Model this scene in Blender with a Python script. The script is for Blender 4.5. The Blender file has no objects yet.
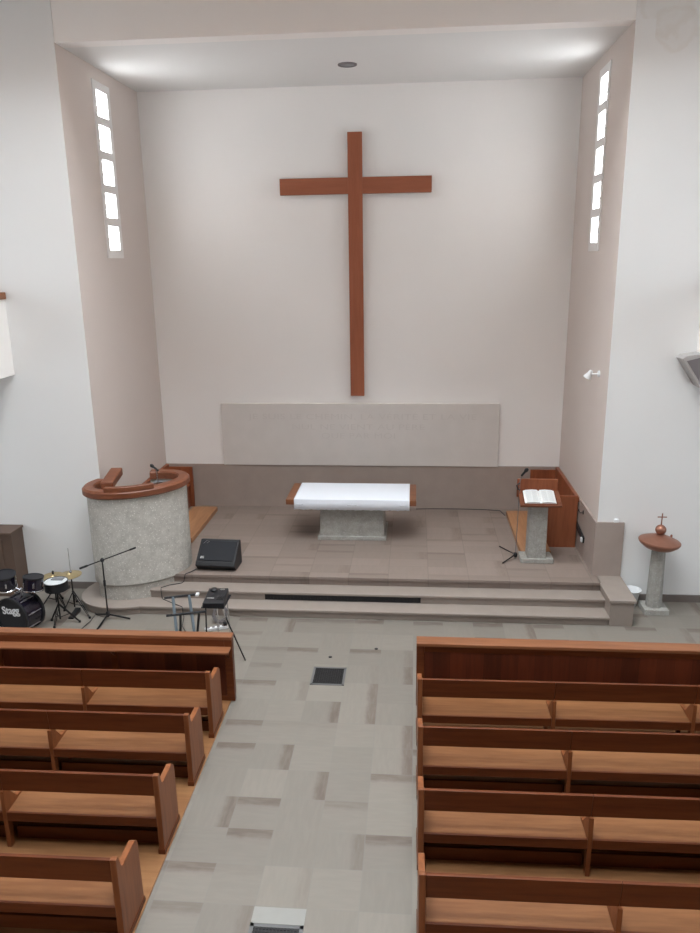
import bpy, bmesh, math, random
from mathutils import Vector, Matrix
random.seed(4)
C = bpy.context.scene.collection
PI = math.pi

# ------------------------------------------------------------------ materials
class NT:
    """small wrapper to write node graphs tersely"""
    def __init__(s, name):
        s.m = bpy.data.materials.new(name); s.m.use_nodes = True
        s.t = s.m.node_tree; s.b = s.t.nodes['Principled BSDF']
    def n(s, kind, **kw):
        x = s.t.nodes.new(kind)
        for k, v in kw.items(): setattr(x, k, v)
        return x
    def set(s, sock, v):
        if hasattr(v, 'links'): s.t.links.new(v, sock)
        else: sock.default_value = v
    def math(s, op, a, b=None, c=None):
        x = s.n('ShaderNodeMath', operation=op)
        s.set(x.inputs[0], a)
        if b is not None: s.set(x.inputs[1], b)
        if c is not None: s.set(x.inputs[2], c)
        return x.outputs[0]
    def smooth(s, v, lo, hi, a=0., b=1.):
        x = s.n('ShaderNodeMapRange', interpolation_type='SMOOTHSTEP')
        s.set(x.inputs[0], v); x.inputs[1].default_value = lo; x.inputs[2].default_value = hi
        x.inputs[3].default_value = a; x.inputs[4].default_value = b
        return x.outputs[0]
    def mix(s, f, a, b, mode='MIX'):
        x = s.n('ShaderNodeMix', data_type='RGBA', blend_type=mode)
        s.set(x.inputs[0], f)
        s.set(x.inputs[6], a if hasattr(a, 'links') else (*a, 1))
        s.set(x.inputs[7], b if hasattr(b, 'links') else (*b, 1))
        return x.outputs[2]
    def coord(s, scale=(1, 1, 1), kind='Object'):
        tc = s.n('ShaderNodeTexCoord'); mp = s.n('ShaderNodeMapping')
        mp.inputs['Scale'].default_value = scale
        s.t.links.new(tc.outputs[kind], mp.inputs[0]); return mp.outputs[0]
    def noise(s, vec, scale=5, detail=4, rough=.55):
        x = s.n('ShaderNodeTexNoise'); s.set(x.inputs['Vector'], vec)
        x.inputs['Scale'].default_value = scale; x.inputs['Detail'].default_value = detail
        x.inputs['Roughness'].default_value = rough
        return x.outputs['Fac']
    def bump(s, h, strength=.2, dist=.01):
        x = s.n('ShaderNodeBump'); x.inputs['Strength'].default_value = strength
        x.inputs['Distance'].default_value = dist
        s.set(x.inputs['Height'], h); s.t.links.new(x.outputs[0], s.b.inputs['Normal'])
    def done(s, col=None, rough=.6, metal=0., spec=.5, coat=0.):
        if col is not None: s.set(s.b.inputs['Base Color'], col if hasattr(col, 'links') else (*col, 1))
        s.set(s.b.inputs['Roughness'], rough); s.b.inputs['Metallic'].default_value = metal
        s.b.inputs['Specular IOR Level'].default_value = spec
        s.b.inputs['Coat Weight'].default_value = coat; s.b.inputs['Coat Roughness'].default_value = .25
        return s.m

def plain(name, col, rough=.6, metal=0., spec=.5, var=.06, scale=12):
    k = NT(name); f = k.noise(k.coord(), scale, 3)
    a = tuple(c * (1 - var) for c in col); b = tuple(min(1, c * (1 + var)) for c in col)
    return k.done(k.mix(f, a, b), rough, metal, spec)

def wood(name, light, dark, axis=0, rough=.42, spec=.4, scale=7., planks=0.):
    k = NT(name); sc = [1, 1, 1]
    for i in range(3): sc[i] = .09 if i == axis else 1.
    v = k.coord(tuple(sc)); f = k.noise(v, scale * 3, 6, .6); g = k.noise(v, scale * .6, 2)
    fac = k.smooth(k.math('ADD', k.math('MULTIPLY', f, .6), k.math('MULTIPLY', g, .5)), .35, .75)
    col = k.mix(fac, dark, light)
    if planks:
        tc = k.n('ShaderNodeTexCoord'); sp = k.n('ShaderNodeSeparateXYZ'); k.t.links.new(tc.outputs['Object'], sp.inputs[0])
        q = k.math('DIVIDE', sp.outputs[0], planks)
        wn = k.n('ShaderNodeTexWhiteNoise', noise_dimensions='1D'); k.set(wn.inputs['W'], k.math('FLOOR', q))
        tone = k.smooth(wn.outputs['Value'], 0, 1, .78, 1.2)
        col = k.mix(1., col, tone, 'MULTIPLY')
        fr = k.math('FRACT', q); edge = k.math('MINIMUM', fr, k.math('SUBTRACT', 1., fr))
        col = k.mix(k.smooth(edge, .004, .014, .5, 0.), col, (.02, .008, .004))
    k.bump(f, .08, .004)
    return k.done(col, rough, 0, spec)

def paint(name, col, stains=False):
    k = NT(name); v = k.coord(); f = k.noise(v, .8, 3); g = k.noise(v, 60, 2)
    c = k.mix(f, tuple(x * .97 for x in col), tuple(min(1, x * 1.02) for x in col))
    if stains:
        # damp rings high on the right hand wall
        tc = k.n('ShaderNodeTexCoord'); vv = tc.outputs['Object']
        w = k.noise(vv, 1.6, 5, .65)
        for (x, y, z, r) in ((3.72, -3.083, 8.02, .33), (3.86, -3.083, 7.75, .25), (4.85, -3.083, 7.2, .35), (4.95, -3.083, 6.6, .3), (4.65, -3.083, 6.35, .22)):
            d = k.n('ShaderNodeVectorMath', operation='DISTANCE'); k.set(d.inputs[0], vv); d.inputs[1].default_value = (x, y, z)
            e = k.math('ADD', k.math('DIVIDE', d.outputs['Value'], r), k.math('MULTIPLY', k.math('SUBTRACT', w, .5), 2.2))
            ring = k.math('MULTIPLY', k.smooth(e, .55, .98), k.smooth(e, .98, 1.18, .7, 0))
            fill = k.smooth(e, .5, 1.05, .35, 0)
            c = k.mix(k.math('MULTIPLY', k.math('MAXIMUM', ring, fill), .17), c, (.50, .38, .24))
    k.bump(g, .06, .003)
    return k.done(c, .8, 0, .25)

def slabs(name, base, band, s, x0, y0, joint, rough=.5, bandamt=.8, sy=None, tone=.10, joint_amt=.3):
    """square stone slabs, each with its own tone and, in some, a darker vein band along one side"""
    k = NT(name); tc = k.n('ShaderNodeTexCoord'); sp = k.n('ShaderNodeSeparateXYZ')
    k.t.links.new(tc.outputs['Object'], sp.inputs[0]); sy = sy or s
    v = k.math('DIVIDE', k.math('SUBTRACT', sp.outputs[1], y0), sy); cv = k.math('FLOOR', v)
    u = k.math('DIVIDE', k.math('SUBTRACT', sp.outputs[0], x0), s); cu = k.math('FLOOR', u)
    fu = k.math('FRACT', u); fv = k.math('FRACT', v)
    cb = k.n('ShaderNodeCombineXYZ'); k.set(cb.inputs[0], cu); k.set(cb.inputs[1], cv); cb.inputs[2].default_value = 3.3
    wn = k.n('ShaderNodeTexWhiteNoise'); k.set(wn.inputs['Vector'], cb.outputs[0])
    sc = k.n('ShaderNodeSeparateColor'); k.t.links.new(wn.outputs['Color'], sc.inputs[0])
    r1, r2, r3 = sc.outputs
    selm = k.math('GREATER_THAN', r1, .5)
    sel = k.math('ADD', k.math('MULTIPLY', fu, selm), k.math('MULTIPLY', fv, k.math('SUBTRACT', 1., selm)))
    n1 = k.noise(tc.outputs['Object'], 9, 4)
    sel = k.math('ADD', sel, k.math('MULTIPLY', k.math('SUBTRACT', n1, .5), .16))
    bandf = k.math('MULTIPLY', k.math('MULTIPLY', k.smooth(sel, .66, .84), k.smooth(r2, .45, .75)), bandamt)
    # faint veins running the way of the band
    vx = k.n('ShaderNodeVectorMath', operation='MULTIPLY'); k.set(vx.inputs[0], tc.outputs['Object']); vx.inputs[1].default_value = (1, 6, 1)
    vy = k.n('ShaderNodeVectorMath', operation='MULTIPLY'); k.set(vy.inputs[0], tc.outputs['Object']); vy.inputs[1].default_value = (6, 1, 1)
    m = k.n('ShaderNodeMix', data_type='VECTOR'); k.set(m.inputs[0], selm); k.set(m.inputs[4], vx.outputs[0]); k.set(m.inputs[5], vy.outputs[0])
    vein = k.noise(m.outputs[1], 4, 5, .6)
    col = k.mix(bandf, base, band)
    col = k.mix(k.smooth(vein, .35, .7, 0, .35), col, tuple(c * 1.16 for c in base))
    col = k.mix(1., col, k.smooth(r3, 0, 1, 1 - tone, 1 + tone), 'MULTIPLY')
    ex = k.math('MINIMUM', fu, k.math('SUBTRACT', 1., fu)); ey = k.math('MINIMUM', fv, k.math('SUBTRACT', 1., fv))
    e = k.math('MINIMUM', ex, ey)
    col = k.mix(k.smooth(e, .006, .018, joint_amt, 0), col, joint)
    k.bump(vein, .05, .004)
    return k.done(col, rough, 0, .4)

def rubble(name, a, b, chip):
    k = NT(name); v = k.coord(); f = k.noise(v, 9, 6, .7); g = k.noise(v, 38, 4, .7)
    vo = k.n('ShaderNodeTexVoronoi'); k.set(vo.inputs['Vector'], v); vo.inputs['Scale'].default_value = 34
    ch = k.math('MULTIPLY', k.smooth(vo.outputs['Distance'], .16, .34, 1, 0), k.smooth(g, .44, .56))
    col = k.mix(k.smooth(f, .3, .7), a, b); col = k.mix(k.math('MULTIPLY', ch, .75), col, chip)
    col = k.mix(k.smooth(g, .30, .45, .35, 0), col, tuple(x * .55 for x in a))
    k.bump(g, .45, .012)
    return k.done(col, .85, 0, .3)

def emit(name, col, st, var=0.):
    k = NT(name); k.done((.8, .8, .8), .2)
    if var:
        f = k.noise(k.coord((1, 1, 1)), 5, 2); c = k.mix(f, tuple(x * (1 - var) for x in col), col)
        k.set(k.b.inputs['Emission Color'], c)
    else: k.b.inputs['Emission Color'].default_value = (*col, 1)
    k.b.inputs['Emission Strength'].default_value = st
    return k.m

WALL = (.775, .772, .762)
M = dict(
    cream=paint('cream_wall_paint', (.87, .838, .812)),
    wall=paint('white_wall_paint', WALL), stained=paint('white_wall_paint_damp', WALL, True),
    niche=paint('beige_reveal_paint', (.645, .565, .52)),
    floor=slabs('nave_stone_slabs', (.212, .190, .163), (.134, .102, .083), .42, -.58, -5.22, (.20, .19, .17), joint_amt=.38, tone=.06, bandamt=.9),
    stage=slabs('chancel_stone_slabs', (.25, .198, .170), (.18, .137, .115), .60, -.30, -.2, (.13, .105, .09), .5, .75, .30, .07),
    tread=plain('step_stone', (.305, .257, .224), .5, 0, .4, .10, 6),
    clad=plain('brown_stone_cladding', (.37, .305, .27), .5, 0, .4, .12, 3),
    base=plain('baseboard_stone', (.17, .145, .13), .5, 0, .4, .1, 5),
    slab=plain('pale_limestone', (.66, .615, .58), .7, 0, .3, .06, 3),
    engr=plain('engraved_stone', (.62, .575, .54), .8, 0, .2, .05, 20),
    rough=rubble('bush_hammered_stone', (.43, .41, .37), (.55, .53, .485), (.88, .86, .81)),
    concrete=rubble('grey_cast_stone', (.30, .29, .265), (.39, .38, .35), (.48, .47, .44)),
    wood=wood('mahogany_along', (.150, .042, .013), (.084, .021, .007), spec=.25),
    seat=wood('worn_seat_wood', (.26, .115, .047), (.16, .063, .024), rough=.45, spec=.25),
    endw=wood('lit_side_mahogany', (.27, .096, .036), (.16, .050, .018), axis=2, spec=.25),  # paler copy of the mahogany: light on side faces put into the colour
    woodv=wood('mahogany_upright', (.165, .047, .015), (.092, .023, .008), axis=2, spec=.25),
    cap=wood('cap_rail_wood', (.27, .108, .047), (.17, .058, .024)),
    planks=wood('dark_plank_panel', (.120, .026, .010), (.075, .016, .007), axis=2, planks=.19),
    cross=wood('cross_wood_vertical', (.36, .112, .052), (.29, .084, .037), axis=2, rough=.5),
    crossh=wood('cross_wood_horizontal', (.34, .108, .052), (.28, .082, .037), axis=0, rough=.5),
    red=wood('red_brown_joinery', (.30, .095, .040), (.19, .052, .022), axis=2),
    rim=wood('pulpit_rim_wood', (.22, .076, .036), (.14, .043, .019), axis=0),
    oak=wood('stall_floor_wood', (.46, .235, .115), (.33, .155, .07), axis=1),
    parquet=wood('pew_floor_wood', (.31, .155, .068), (.22, .10, .042), axis=0, rough=.45, spec=.25),
    ceilwood=wood('nave_ceiling_wood', (.26, .155, .085), (.18, .10, .055), axis=1),
    black=plain('black_plastic', (.013, .013, .015), .45, 0, .4),
    blackm=plain('black_metal', (.012, .012, .013), .35, .3, .5),
    grille=plain('speaker_grille', (.012, .013, .017), .6, 0, .3),
    lacquer=plain('dark_drum_lacquer', (.011, .009, .018), .18, 0, .6, .1),
    head=plain('black_drum_head', (.010, .010, .014), .5, 0, .4),
    whiteh=plain('white_drum_head', (.66, .68, .68), .6),
    chrome=plain('chrome', (.72, .73, .75), .22, 1., .5),
    bluem=plain('blue_grey_tube', (.16, .20, .23), .4, .5, .5),
    brass=plain('brass_cymbal', (.50, .39, .21), .38, .75, .5, .12, 20),
    copper=plain('brown_copper', (.33, .155, .105), .4, .65, .5, .15, 14),
    white=plain('white_plastic', (.80, .81, .82), .4, 0, .5, .02),
    cloth=plain('white_linen', (.84, .88, .95), .85, 0, .2, .02, 30),
    thread=plain('grey_embroidery', (.42, .44, .48), .9),
    paper=plain('book_page', (.80, .81, .80), .85, 0, .2, .02),
    ink=plain('printed_lines', (.50, .52, .52), .9),
    grate=plain('dark_iron_grate', (.022, .021, .021), .5, .3, .5),
    gratef=plain('grey_grate_frame', (.15, .15, .15), .5, .4, .5),
    pale=plain('pale_new_stone', (.285, .28, .26), .6),
    brown=plain('brown_cabinet', (.115, .075, .056), .5, 0, .3, .2, 4),
    grey=plain('grey_housing', (.40, .38, .37), .5),
    dgrey=plain('dark_grey_front', (.17, .155, .16), .6),
    felt=plain('grey_felt', (.20, .20, .205), .9, 0, .2),
    frame=plain('window_frame_paint', (.78, .75, .73), .7, 0, .3, .02),
    pane=emit('daylit_glass', (.93, .97, 1.), 19., .10),
    nave_glow=emit('added_nave_glow', (.82, .92, 1.), 3.3),  # glow of the unseen side and rear windows, added to light the nave
    roof_glow=emit('added_roof_glow', (.88, .95, 1.), 24.),  # glow of the invented roof lights, out of view
    bar=plain('glazing_bar', (.42, .42, .42), .5),
    lens=plain('lamp_lens', (.16, .17, .18), .3),
)

# ------------------------------------------------------------------ mesh helpers
class MB:
    def __init__(s): s.bm = bmesh.new(); s.mi = 0
    def _face(s, vs):
        try: f = s.bm.faces.new(vs); f.material_index = s.mi; return f
        except ValueError: return None
    def box(s, x0, x1, y0, y1, z0, z1):
        v = [s.bm.verts.new((x, y, z)) for z in (z0, z1) for y in (y0, y1) for x in (x0, x1)]
        for q in ((0, 2, 3, 1), (4, 5, 7, 6), (0, 1, 5, 4), (2, 6, 7, 3), (0, 4, 6, 2), (1, 3, 7, 5)): s._face([v[i] for i in q])
        return s
    def prism(s, poly, axis, a, b):
        """polygon swept along an axis; poly in the other two axes, in xyz order"""
        def P(p, t):
            q = list(p); q.insert(axis, t); return s.bm.verts.new(q)
        A = [P(p, a) for p in poly]; B = [P(p, b) for p in poly]
        s._face(list(reversed(A))); s._face(B); n = len(A)
        for i in range(n): s._face([A[i], A[(i + 1) % n], B[(i + 1) % n], B[i]])
        return s
    def loft(s, rings, close=False, caps=True):
        R = [[s.bm.verts.new(p) for p in r] for r in rings]; n = len(R[0])
        m = len(R)
        for j in range(m if close else m - 1):
            a, b = R[j], R[(j + 1) % m]
            for i in range(n): s._face([a[i], a[(i + 1) % n], b[(i + 1) % n], b[i]])
        if caps and not close: s._face(list(reversed(R[0]))); s._face(R[-1])
        return s
    def lathe(s, prof, n=32, center=(0, 0, 0), M4=None):
        rings = []
        for r, z in prof:
            ring = [Vector((max(r, 1e-4) * math.cos(2 * PI * i / n), max(r, 1e-4) * math.sin(2 * PI * i / n), z)) for i in range(n)]
            rings.append([(M4 @ p if M4 else p) + Vector(center) for p in ring])
        return s.loft(rings, close=prof[0][0] > .002 and prof[-1][0] > .002)
    def tube(s, pts, r, n=10, r2=None):
        pts = [Vector(p) for p in pts]; rings = []; up = None
        for i, p in enumerate(pts):
            d = ((pts[min(i + 1, len(pts) - 1)] - pts[max(i - 1, 0)])).normalized()
            if up is None: up = Vector((0, 0, 1)) if abs(d.z) < .9 else Vector((1, 0, 0))
            a = d.cross(up).normalized(); b = a.cross(d).normalized(); up = b
            rr = r if r2 is None else r + (r2 - r) * i / max(1, len(pts) - 1)
            rings.append([p + a * rr * math.cos(2 * PI * k / n) + b * rr * math.sin(2 * PI * k / n) for k in range(n)])
        return s.loft(rings)
    def disc_along(s, p, d, prof, n=32):
        """profile (radius, distance) revolved about direction d from p"""
        q = Vector((0, 0, 1)).rotation_difference(Vector(d).normalized()).to_matrix()
        return s.lathe(prof, n, p, q)
    def build(s, name, m, parent=None, bevel=0., smooth=False, seg=2):
        bmesh.ops.recalc_face_normals(s.bm, faces=s.bm.faces)
        me = bpy.data.meshes.new(name); s.bm.to_mesh(me); s.bm.free()
        for x in (m if isinstance(m, (list, tuple)) else [m]): me.materials.append(M[x])
        o = bpy.data.objects.new(name, me); C.objects.link(o)
        if parent: o.parent = parent
        if smooth:
            for p in me.polygons: p.use_smooth = True
            try: me.set_sharp_from_angle(angle=math.radians(38))
            except Exception: pass
        if bevel:
            b = o.modifiers.new('bevel', 'BEVEL'); b.width = bevel; b.segments = seg; b.limit_method = 'ANGLE'; b.angle_limit = math.radians(40)
        return o

def tag(o, label=None, cat=None, group=None, kind=None):
    if label: o['label'] = label
    if cat: o['category'] = cat
    if group: o['group'] = group
    if kind: o['kind'] = kind
    return o
def thing(name, label, cat, loc=(0, 0, 0), rz=0., group=None):
    o = bpy.data.objects.new(name, None); o.empty_display_size = .1; C.objects.link(o)
    o.location = loc; o.rotation_euler = (0, 0, rz); return tag(o, label, cat, group)
def struct(o): o['kind'] = 'structure'; return o
def dup(root, loc, label, group=None):
    r = root.copy(); C.objects.link(r); r.location = loc; r['label'] = label
    if group: r['group'] = group
    for ch in list(root.children):
        c = ch.copy(); C.objects.link(c); c.parent = r
        for g in list(ch.children):
            d = g.copy(); C.objects.link(d); d.parent = c
    return r
def text_mesh(name, body, size, mat, parent, loc, rot, extrude=.002, spacing=1., offset=0., align='CENTER'):
    cu = bpy.data.curves.new(name, 'FONT'); cu.body = body; cu.size = size; cu.extrude = extrude
    cu.align_x = align; cu.align_y = 'CENTER'; cu.space_character = spacing; cu.offset = offset; cu.resolution_u = 4
    t = bpy.data.objects.new(name + '_curve', cu); C.objects.link(t)
    me = bpy.data.meshes.new_from_object(t.evaluated_get(bpy.context.evaluated_depsgraph_get()))
    C.objects.unlink(t); bpy.data.objects.remove(t)
    me.name = name; me.materials.clear(); me.materials.append(M[mat])
    o = bpy.data.objects.new(name, me); C.objects.link(o)
    if parent: o.parent = parent
    o.location = loc; o.rotation_euler = rot
    return o

# ------------------------------------------------------------------ room shell
xL, xR, yF, zC, zW, zS = -4.126, 3.369, -3.083, 7.843, 1.244, .403
XW0, XW1, YB, ZT = -8.0, 7.25, -20.0, 10.4
r1, r2 = zS / 3, zS * 2 / 3

def side_wall(name, xin, xout, mats, holes):
    """wall in the y-z plane from xin (room face) to xout with rectangular holes (y0,y1,z0,z1) side by side in y"""
    mb = MB(); y0, y1, z0, z1 = holes['ext']; hs = sorted(holes['h'])
    a, b = min(xin, xout), max(xin, xout)
    cur = y0
    for (p, q, lo, hi) in hs:
        mb.box(a, b, cur, p, z0, z1); mb.box(a, b, p, q, z0, lo); mb.box(a, b, p, q, hi, z1); cur = q
    mb.box(a, b, cur, y1, z0, z1)
    if 'low' in holes:      # a second tier of holes below: rebuild the wall in two storeys
        mb.bm.free(); mb = MB(); zm = 3.54
        for hs2, lo2, hi2 in ((sorted(holes['low']), z0, zm), (hs, zm, z1)):
            cur = y0
            for (p, q, lo, hi) in hs2:
                mb.box(a, b, cur, p, lo2, hi2); mb.box(a, b, p, q, lo2, lo); mb.box(a, b, p, q, hi, hi2); cur = q
            mb.box(a, b, cur, y1, lo2, hi2)
    return struct(mb.build(name, mats))

WY0, WY1, WZ0, WZ1 = -1.96, -1.30, 5.09, 7.65
for nm, xin, sgn in (('wall_niche_left', xL, -1), ('wall_niche_right', xR, 1)):
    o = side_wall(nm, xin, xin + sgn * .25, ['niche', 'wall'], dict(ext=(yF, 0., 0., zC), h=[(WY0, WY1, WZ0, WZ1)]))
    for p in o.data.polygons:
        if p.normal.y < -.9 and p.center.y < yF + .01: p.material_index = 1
    pm = {}
struct(MB().box(xL - .25, xR + .25, 0, .25, 0, zC).build('wall_back', 'cream'))
struct(MB().box(xL - .25, xR + .25, yF + .27, .25, zC, zC + .2).build('ceiling_niche', 'wall'))
struct(MB().box(xL, xR, yF + .012, yF + .27, zC, ZT).build('wall_header', 'cream'))
struct(MB().box(XW0, xL - .25, yF, yF + .25, 0, ZT).box(xL - .25, xL, yF, yF + .25, zC, ZT).build('wall_front_left', 'wall'))
struct(MB().box(xR + .25, XW1, yF, yF + .25, 0, ZT).box(xR, xR + .25, yF, yF + .25, zC, ZT).build('wall_front_right', 'stained'))
nh = [(-14.4, -12.0, 3.9, 5.9), (-10.6, -8.2, 3.9, 5.9), (-6.8, -4.4, 3.9, 5.9)]  # openings for invented side windows, out of view
low = [(-9.6, -7.2, 1.3, 3.1), (-6.4, -4.0, 1.3, 3.1)]
side_wall('wall_left', XW0, XW0 - .3, 'wall', dict(ext=(YB, yF + .25, 0, ZT), h=nh, low=low))
side_wall('wall_right', XW1, XW1 + .3, 'wall', dict(ext=(YB, yF + .25, 0, ZT), h=nh, low=low))
struct(MB().box(XW0, -4.5, YB - .3, YB, 0, ZT).box(3.8, XW1, YB - .3, YB, 0, ZT).box(-4.5, 3.8, YB - .3, YB, 0, 4.6).box(-4.5, 3.8, YB - .3, YB, 6.4, ZT).build('wall_rear', 'wall'))
mb = MB(); SKX0, SKX1 = -3.6, 2.85; sky = [(-12.4, -10.4), (-9.2, -7.2), (-6.1, -4.3)]; ZR = ZT + 1.3  # roof openings with deep wells, invented to shape the daylight
mb.box(XW0 - .3, SKX0, YB - .3, yF + .25, ZT, ZR + .2).box(SKX1, XW1 + .3, YB - .3, yF + .25, ZT, ZR + .2); cur = YB - .3
for p, q in sky: mb.box(SKX0, SKX1, cur, p, ZT, ZR + .2); cur = q
mb.box(SKX0, SKX1, cur, yF + .25, ZT, ZR + .2)
struct(mb.build('ceiling', 'ceilwood'))
struct(MB().box(XW0, XW1, -3.95, -3.65, 8.72, ZT).build('added_shade_beam', 'ceilwood'))  # unseen beam added to keep roof light off the upper wall
nwin = 3
for X in (XW0 - .2, XW1 + .2):
    for (p, q, lo, hi) in nh + low:
        w = MB().box(X - .015, X + .015, p, q, lo, hi).build('window_%d' % nwin, 'nave_glow'); struct(w)  # glowing side windows, unseen and added to bring in daylight
        f = MB()
        for t in (p + .03, (p + q) / 2, q - .03): f.box(X - .05, X + .05, t - .03, t + .03, lo, hi)
        for t in (lo + .03, lo + (hi - lo) * .25, (lo + hi) / 2, lo + (hi - lo) * .75, hi - .03): f.box(X - .045, X + .045, p, q, t - .025, t + .025)
        f.build('glazing_bar', 'bar', w); nwin += 1
for p, q in sky:
    w = struct(MB().box(SKX0, SKX1, p, q, ZR + .08, ZR + .10).build('window_%d' % nwin, 'roof_glow')); nwin += 1  # glowing roof panels, unseen and added to light nave and walls
    f = MB()
    for i in range(7): x = SKX0 + (SKX1 - SKX0) * i / 6; f.box(x - .03, x + .03, p, q, ZR + .02, ZR + .08)
    f.build('glazing_bar', 'bar', w)
w = struct(MB().box(-4.5, 3.8, YB - .215, YB - .185, 4.6, 6.4).build('window_%d' % nwin, 'nave_glow'))  # glowing rear window, unseen and added for daylight from behind
f = MB()
for i in range(9): f.box(-4.5 + i * 8.3 / 8 - .03, -4.5 + i * 8.3 / 8 + .03, YB - .24, YB - .16, 4.6, 6.4)
f.build('glazing_bar', 'bar', w)

# narrow windows of the niche: a moulded frame slab with five panes each
panes = [(7.53 - i * .4875 - .365, 7.53 - i * .4875) for i in range(5)]
PY0, PY1 = -1.84, -1.42
for i, (xin, sgn) in enumerate(((xL, -1), (xR, 1))):
    a, b = sorted((xin - sgn * .012, xin + sgn * .16))
    mb = MB().box(a, b, WY0, PY0, WZ0, WZ1).box(a, b, PY1, WY1, WZ0, WZ1)
    zs = [WZ1] + [z for lo, hi in panes for z in (hi, lo)] + [WZ0]
    for j in range(0, len(zs), 2): mb.box(a, b, PY0, PY1, zs[j + 1], zs[j])
    fr = struct(mb.build('window_%d' % (i + 1), 'frame'))
    for lo, hi in panes:
        px = xin + sgn * .075
        pn = MB().box(px - .006, px + .006, PY0, PY1, lo, hi).build('window_pane', 'pane', fr)
        zm = (lo + hi) / 2 - .03
        MB().box(px - sgn * .028 - .01, px - sgn * .028 + .01, PY0, PY1 - (.10 if sgn < 0 else 0), zm - .008, zm + .008).build('glazing_bar', 'bar', pn)

# ------------------------------------------------------------------ floors, chancel, steps
struct(MB().box(XW0 - .3, XW1 + .3, YB - .3, yF + .25, -.2, 0).build('floor', 'floor'))
XP0, XP1 = -1.46, .70                       # aisle edges
struct(MB().box(XW0, XP0, -16, -5.99, 0, .012).build('floor_left', 'parquet'))
struct(MB().box(.728, XW1, -16, -5.99, 0, .012).build('floor_right', 'parquet'))

pcx, pcy, pa, pb, pth, pz = -3.495, -3.21, .747, .504, .628, r1     # pulpit plan
def ell(a, b, z, n=72, cx=0., cy=0., th=0., t0=0., t1=2 * PI, full=True):
    out = []
    for i in range(n):
        t = t0 + (t1 - t0) * i / (n if full else n - 1)
        x, y = a * math.cos(t), b * math.sin(t)
        out.append((cx + x * math.cos(th) - y * math.sin(th), cy + x * math.sin(th) + y * math.cos(th), z))
    return out
BX0, BX1, BYF = 3.415, 3.735, -3.95           # end block beside the steps
yE = -3.379
struct(MB().box(xL, xR, yF, 0, 0, zS).box(-3.55, BX0, yE + .03, yF, 0, zS - .04).box(-3.55, BX0, yE, yF, zS - .04, zS).build('floor_chancel', ['stage']))
struct(MB().box(-3.27, BX0, yE - .26, yE + .03, 0, r2 - .035).box(-3.27, BX0, yE - .29, yE + .03, r2 - .035, r2).build('step', 'tread', None, .006))
mb = MB().box(-3.5, BX0, yE - .55, yE - .26, 0, r1 - .035).box(-3.5, BX0, yE - .58, yE - .26, r1 - .035, r1)
mb.loft([ell(pa + .20, pb + .20, .0, 72, pcx, pcy, pth), ell(pa + .20, pb + .20, r1 - .034, 72, pcx, pcy, pth)])
mb.loft([ell(pa + .23, pb + .23, r1 - .0342, 72, pcx, pcy, pth), ell(pa + .23, pb + .23, r1 - .0012, 72, pcx, pcy, pth)])
struct(mb.build('step', 'tread', None, .006))
struct(MB().box(BX0, BX1, BYF, yF - .0, 0, zS - .04).box(BX0 - .02, BX1 + .025, BYF - .03, yF, zS - .04, zS).build('trim_1', 'tread', None, .005))
# stone wainscot
struct(MB().box(xL + .03, xR - .03, -.03, 0, zS, zW).build('trim_2', 'clad'))
struct(MB().box(xR - .03, xR, yF - .03, 0, zS, zW).box(xR, xR + .385, yF - .03, yF, zS, zW).build('trim_3', 'clad'))
struct(MB().box(xL, xL + .03, yF - .03, 0, zS, zW).box(xL - .12, xL, yF - .03, yF, zS, zW).build('trim_4', 'clad'))
struct(MB().box(BX1 + .03, XW1, yF - .025, yF, 0, .11).build('baseboard_right', 'base'))
struct(MB().box(XW0, -4.2, yF - .025, yF, 0, .11).build('baseboard_left', 'base'))

# galleries on both sides
g = struct(MB().box(-5.40, -5.27, -16, yF, 3.43, 4.53).box(XW0, -5.40, -16, yF, 3.43, 3.65).build('balcony_left', 'cream'))
MB().box(-5.43, -5.245, -16, yF, 4.53, 4.63).build('handrail', 'cap', g, .01)
g = struct(MB().box(4.52, 4.65, -16, yF, 3.43, 4.53).box(4.65, XW1, -16, yF, 3.43, 3.65).build('balcony_right', 'cream'))
MB().box(4.51, 4.68, -16, yF, 4.53, 4.63).build('handrail', 'cap', g, .01)

# ------------------------------------------------------------------ wall things
t = thing('cross', 'large plain wooden cross hung on the white back wall', 'cross', (-.375, -.05, 2.59))
MB().box(-.125, .125, -.06, 0, 0, 4.51).build('upright', 'cross', t, .006)
for s in (-1, 1):
    MB().box(*sorted((s * .125, s * 1.31)), -.058, 0, 3.52, 3.79).build('cross_arm', 'crossh', t, .006)
for z in (.6, 3.65):
    MB().box(-.07, .07, 0, .05, z, z + .12).build('mounting_bracket', 'blackm', t)
sl = tag(MB().box(-2.97, 2.235, -.055, -.0, zW, 2.435).build('inscribed_slab', 'slab', None, .004), 'long pale stone slab with a faint engraved inscription below the cross', 'stone slab')
L = [('JE SUIS LE CHEMIN, LA VÉRITÉ ET LA VIE', 2.185, 4.27, -.31), ('NUL NE VIENT AU PÈRE', 1.99, 2.48, -.38), ('QUE PAR MOI', 1.82, 1.38, -.37)]
for body, z, wd, cx in L:
    o = text_mesh('inscription', body, .15, 'engr', sl, (cx, -.0555, z), (PI / 2, 0, 0), .0012, 1.05)
    w = max(v.co.x for v in o.data.vertices) - min(v.co.x for v in o.data.vertices)
    o.scale = (wd / w, 1, 1)

t = thing('ceiling_lamp', 'round recessed dark ceiling light above the cross', 'ceiling light', (-.375, -1.38, zC))
MB().lathe([(.145, 0), (.145, -.014), (.112, -.018), (.112, 0)], 40).build('lamp_ring', 'dgrey', t, 0, True)
MB().lathe([(.111, -.001), (.111, -.010), (.05, -.012), (.001, -.0125)], 40).build('lamp_lens', 'lens', t, 0, True)

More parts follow.
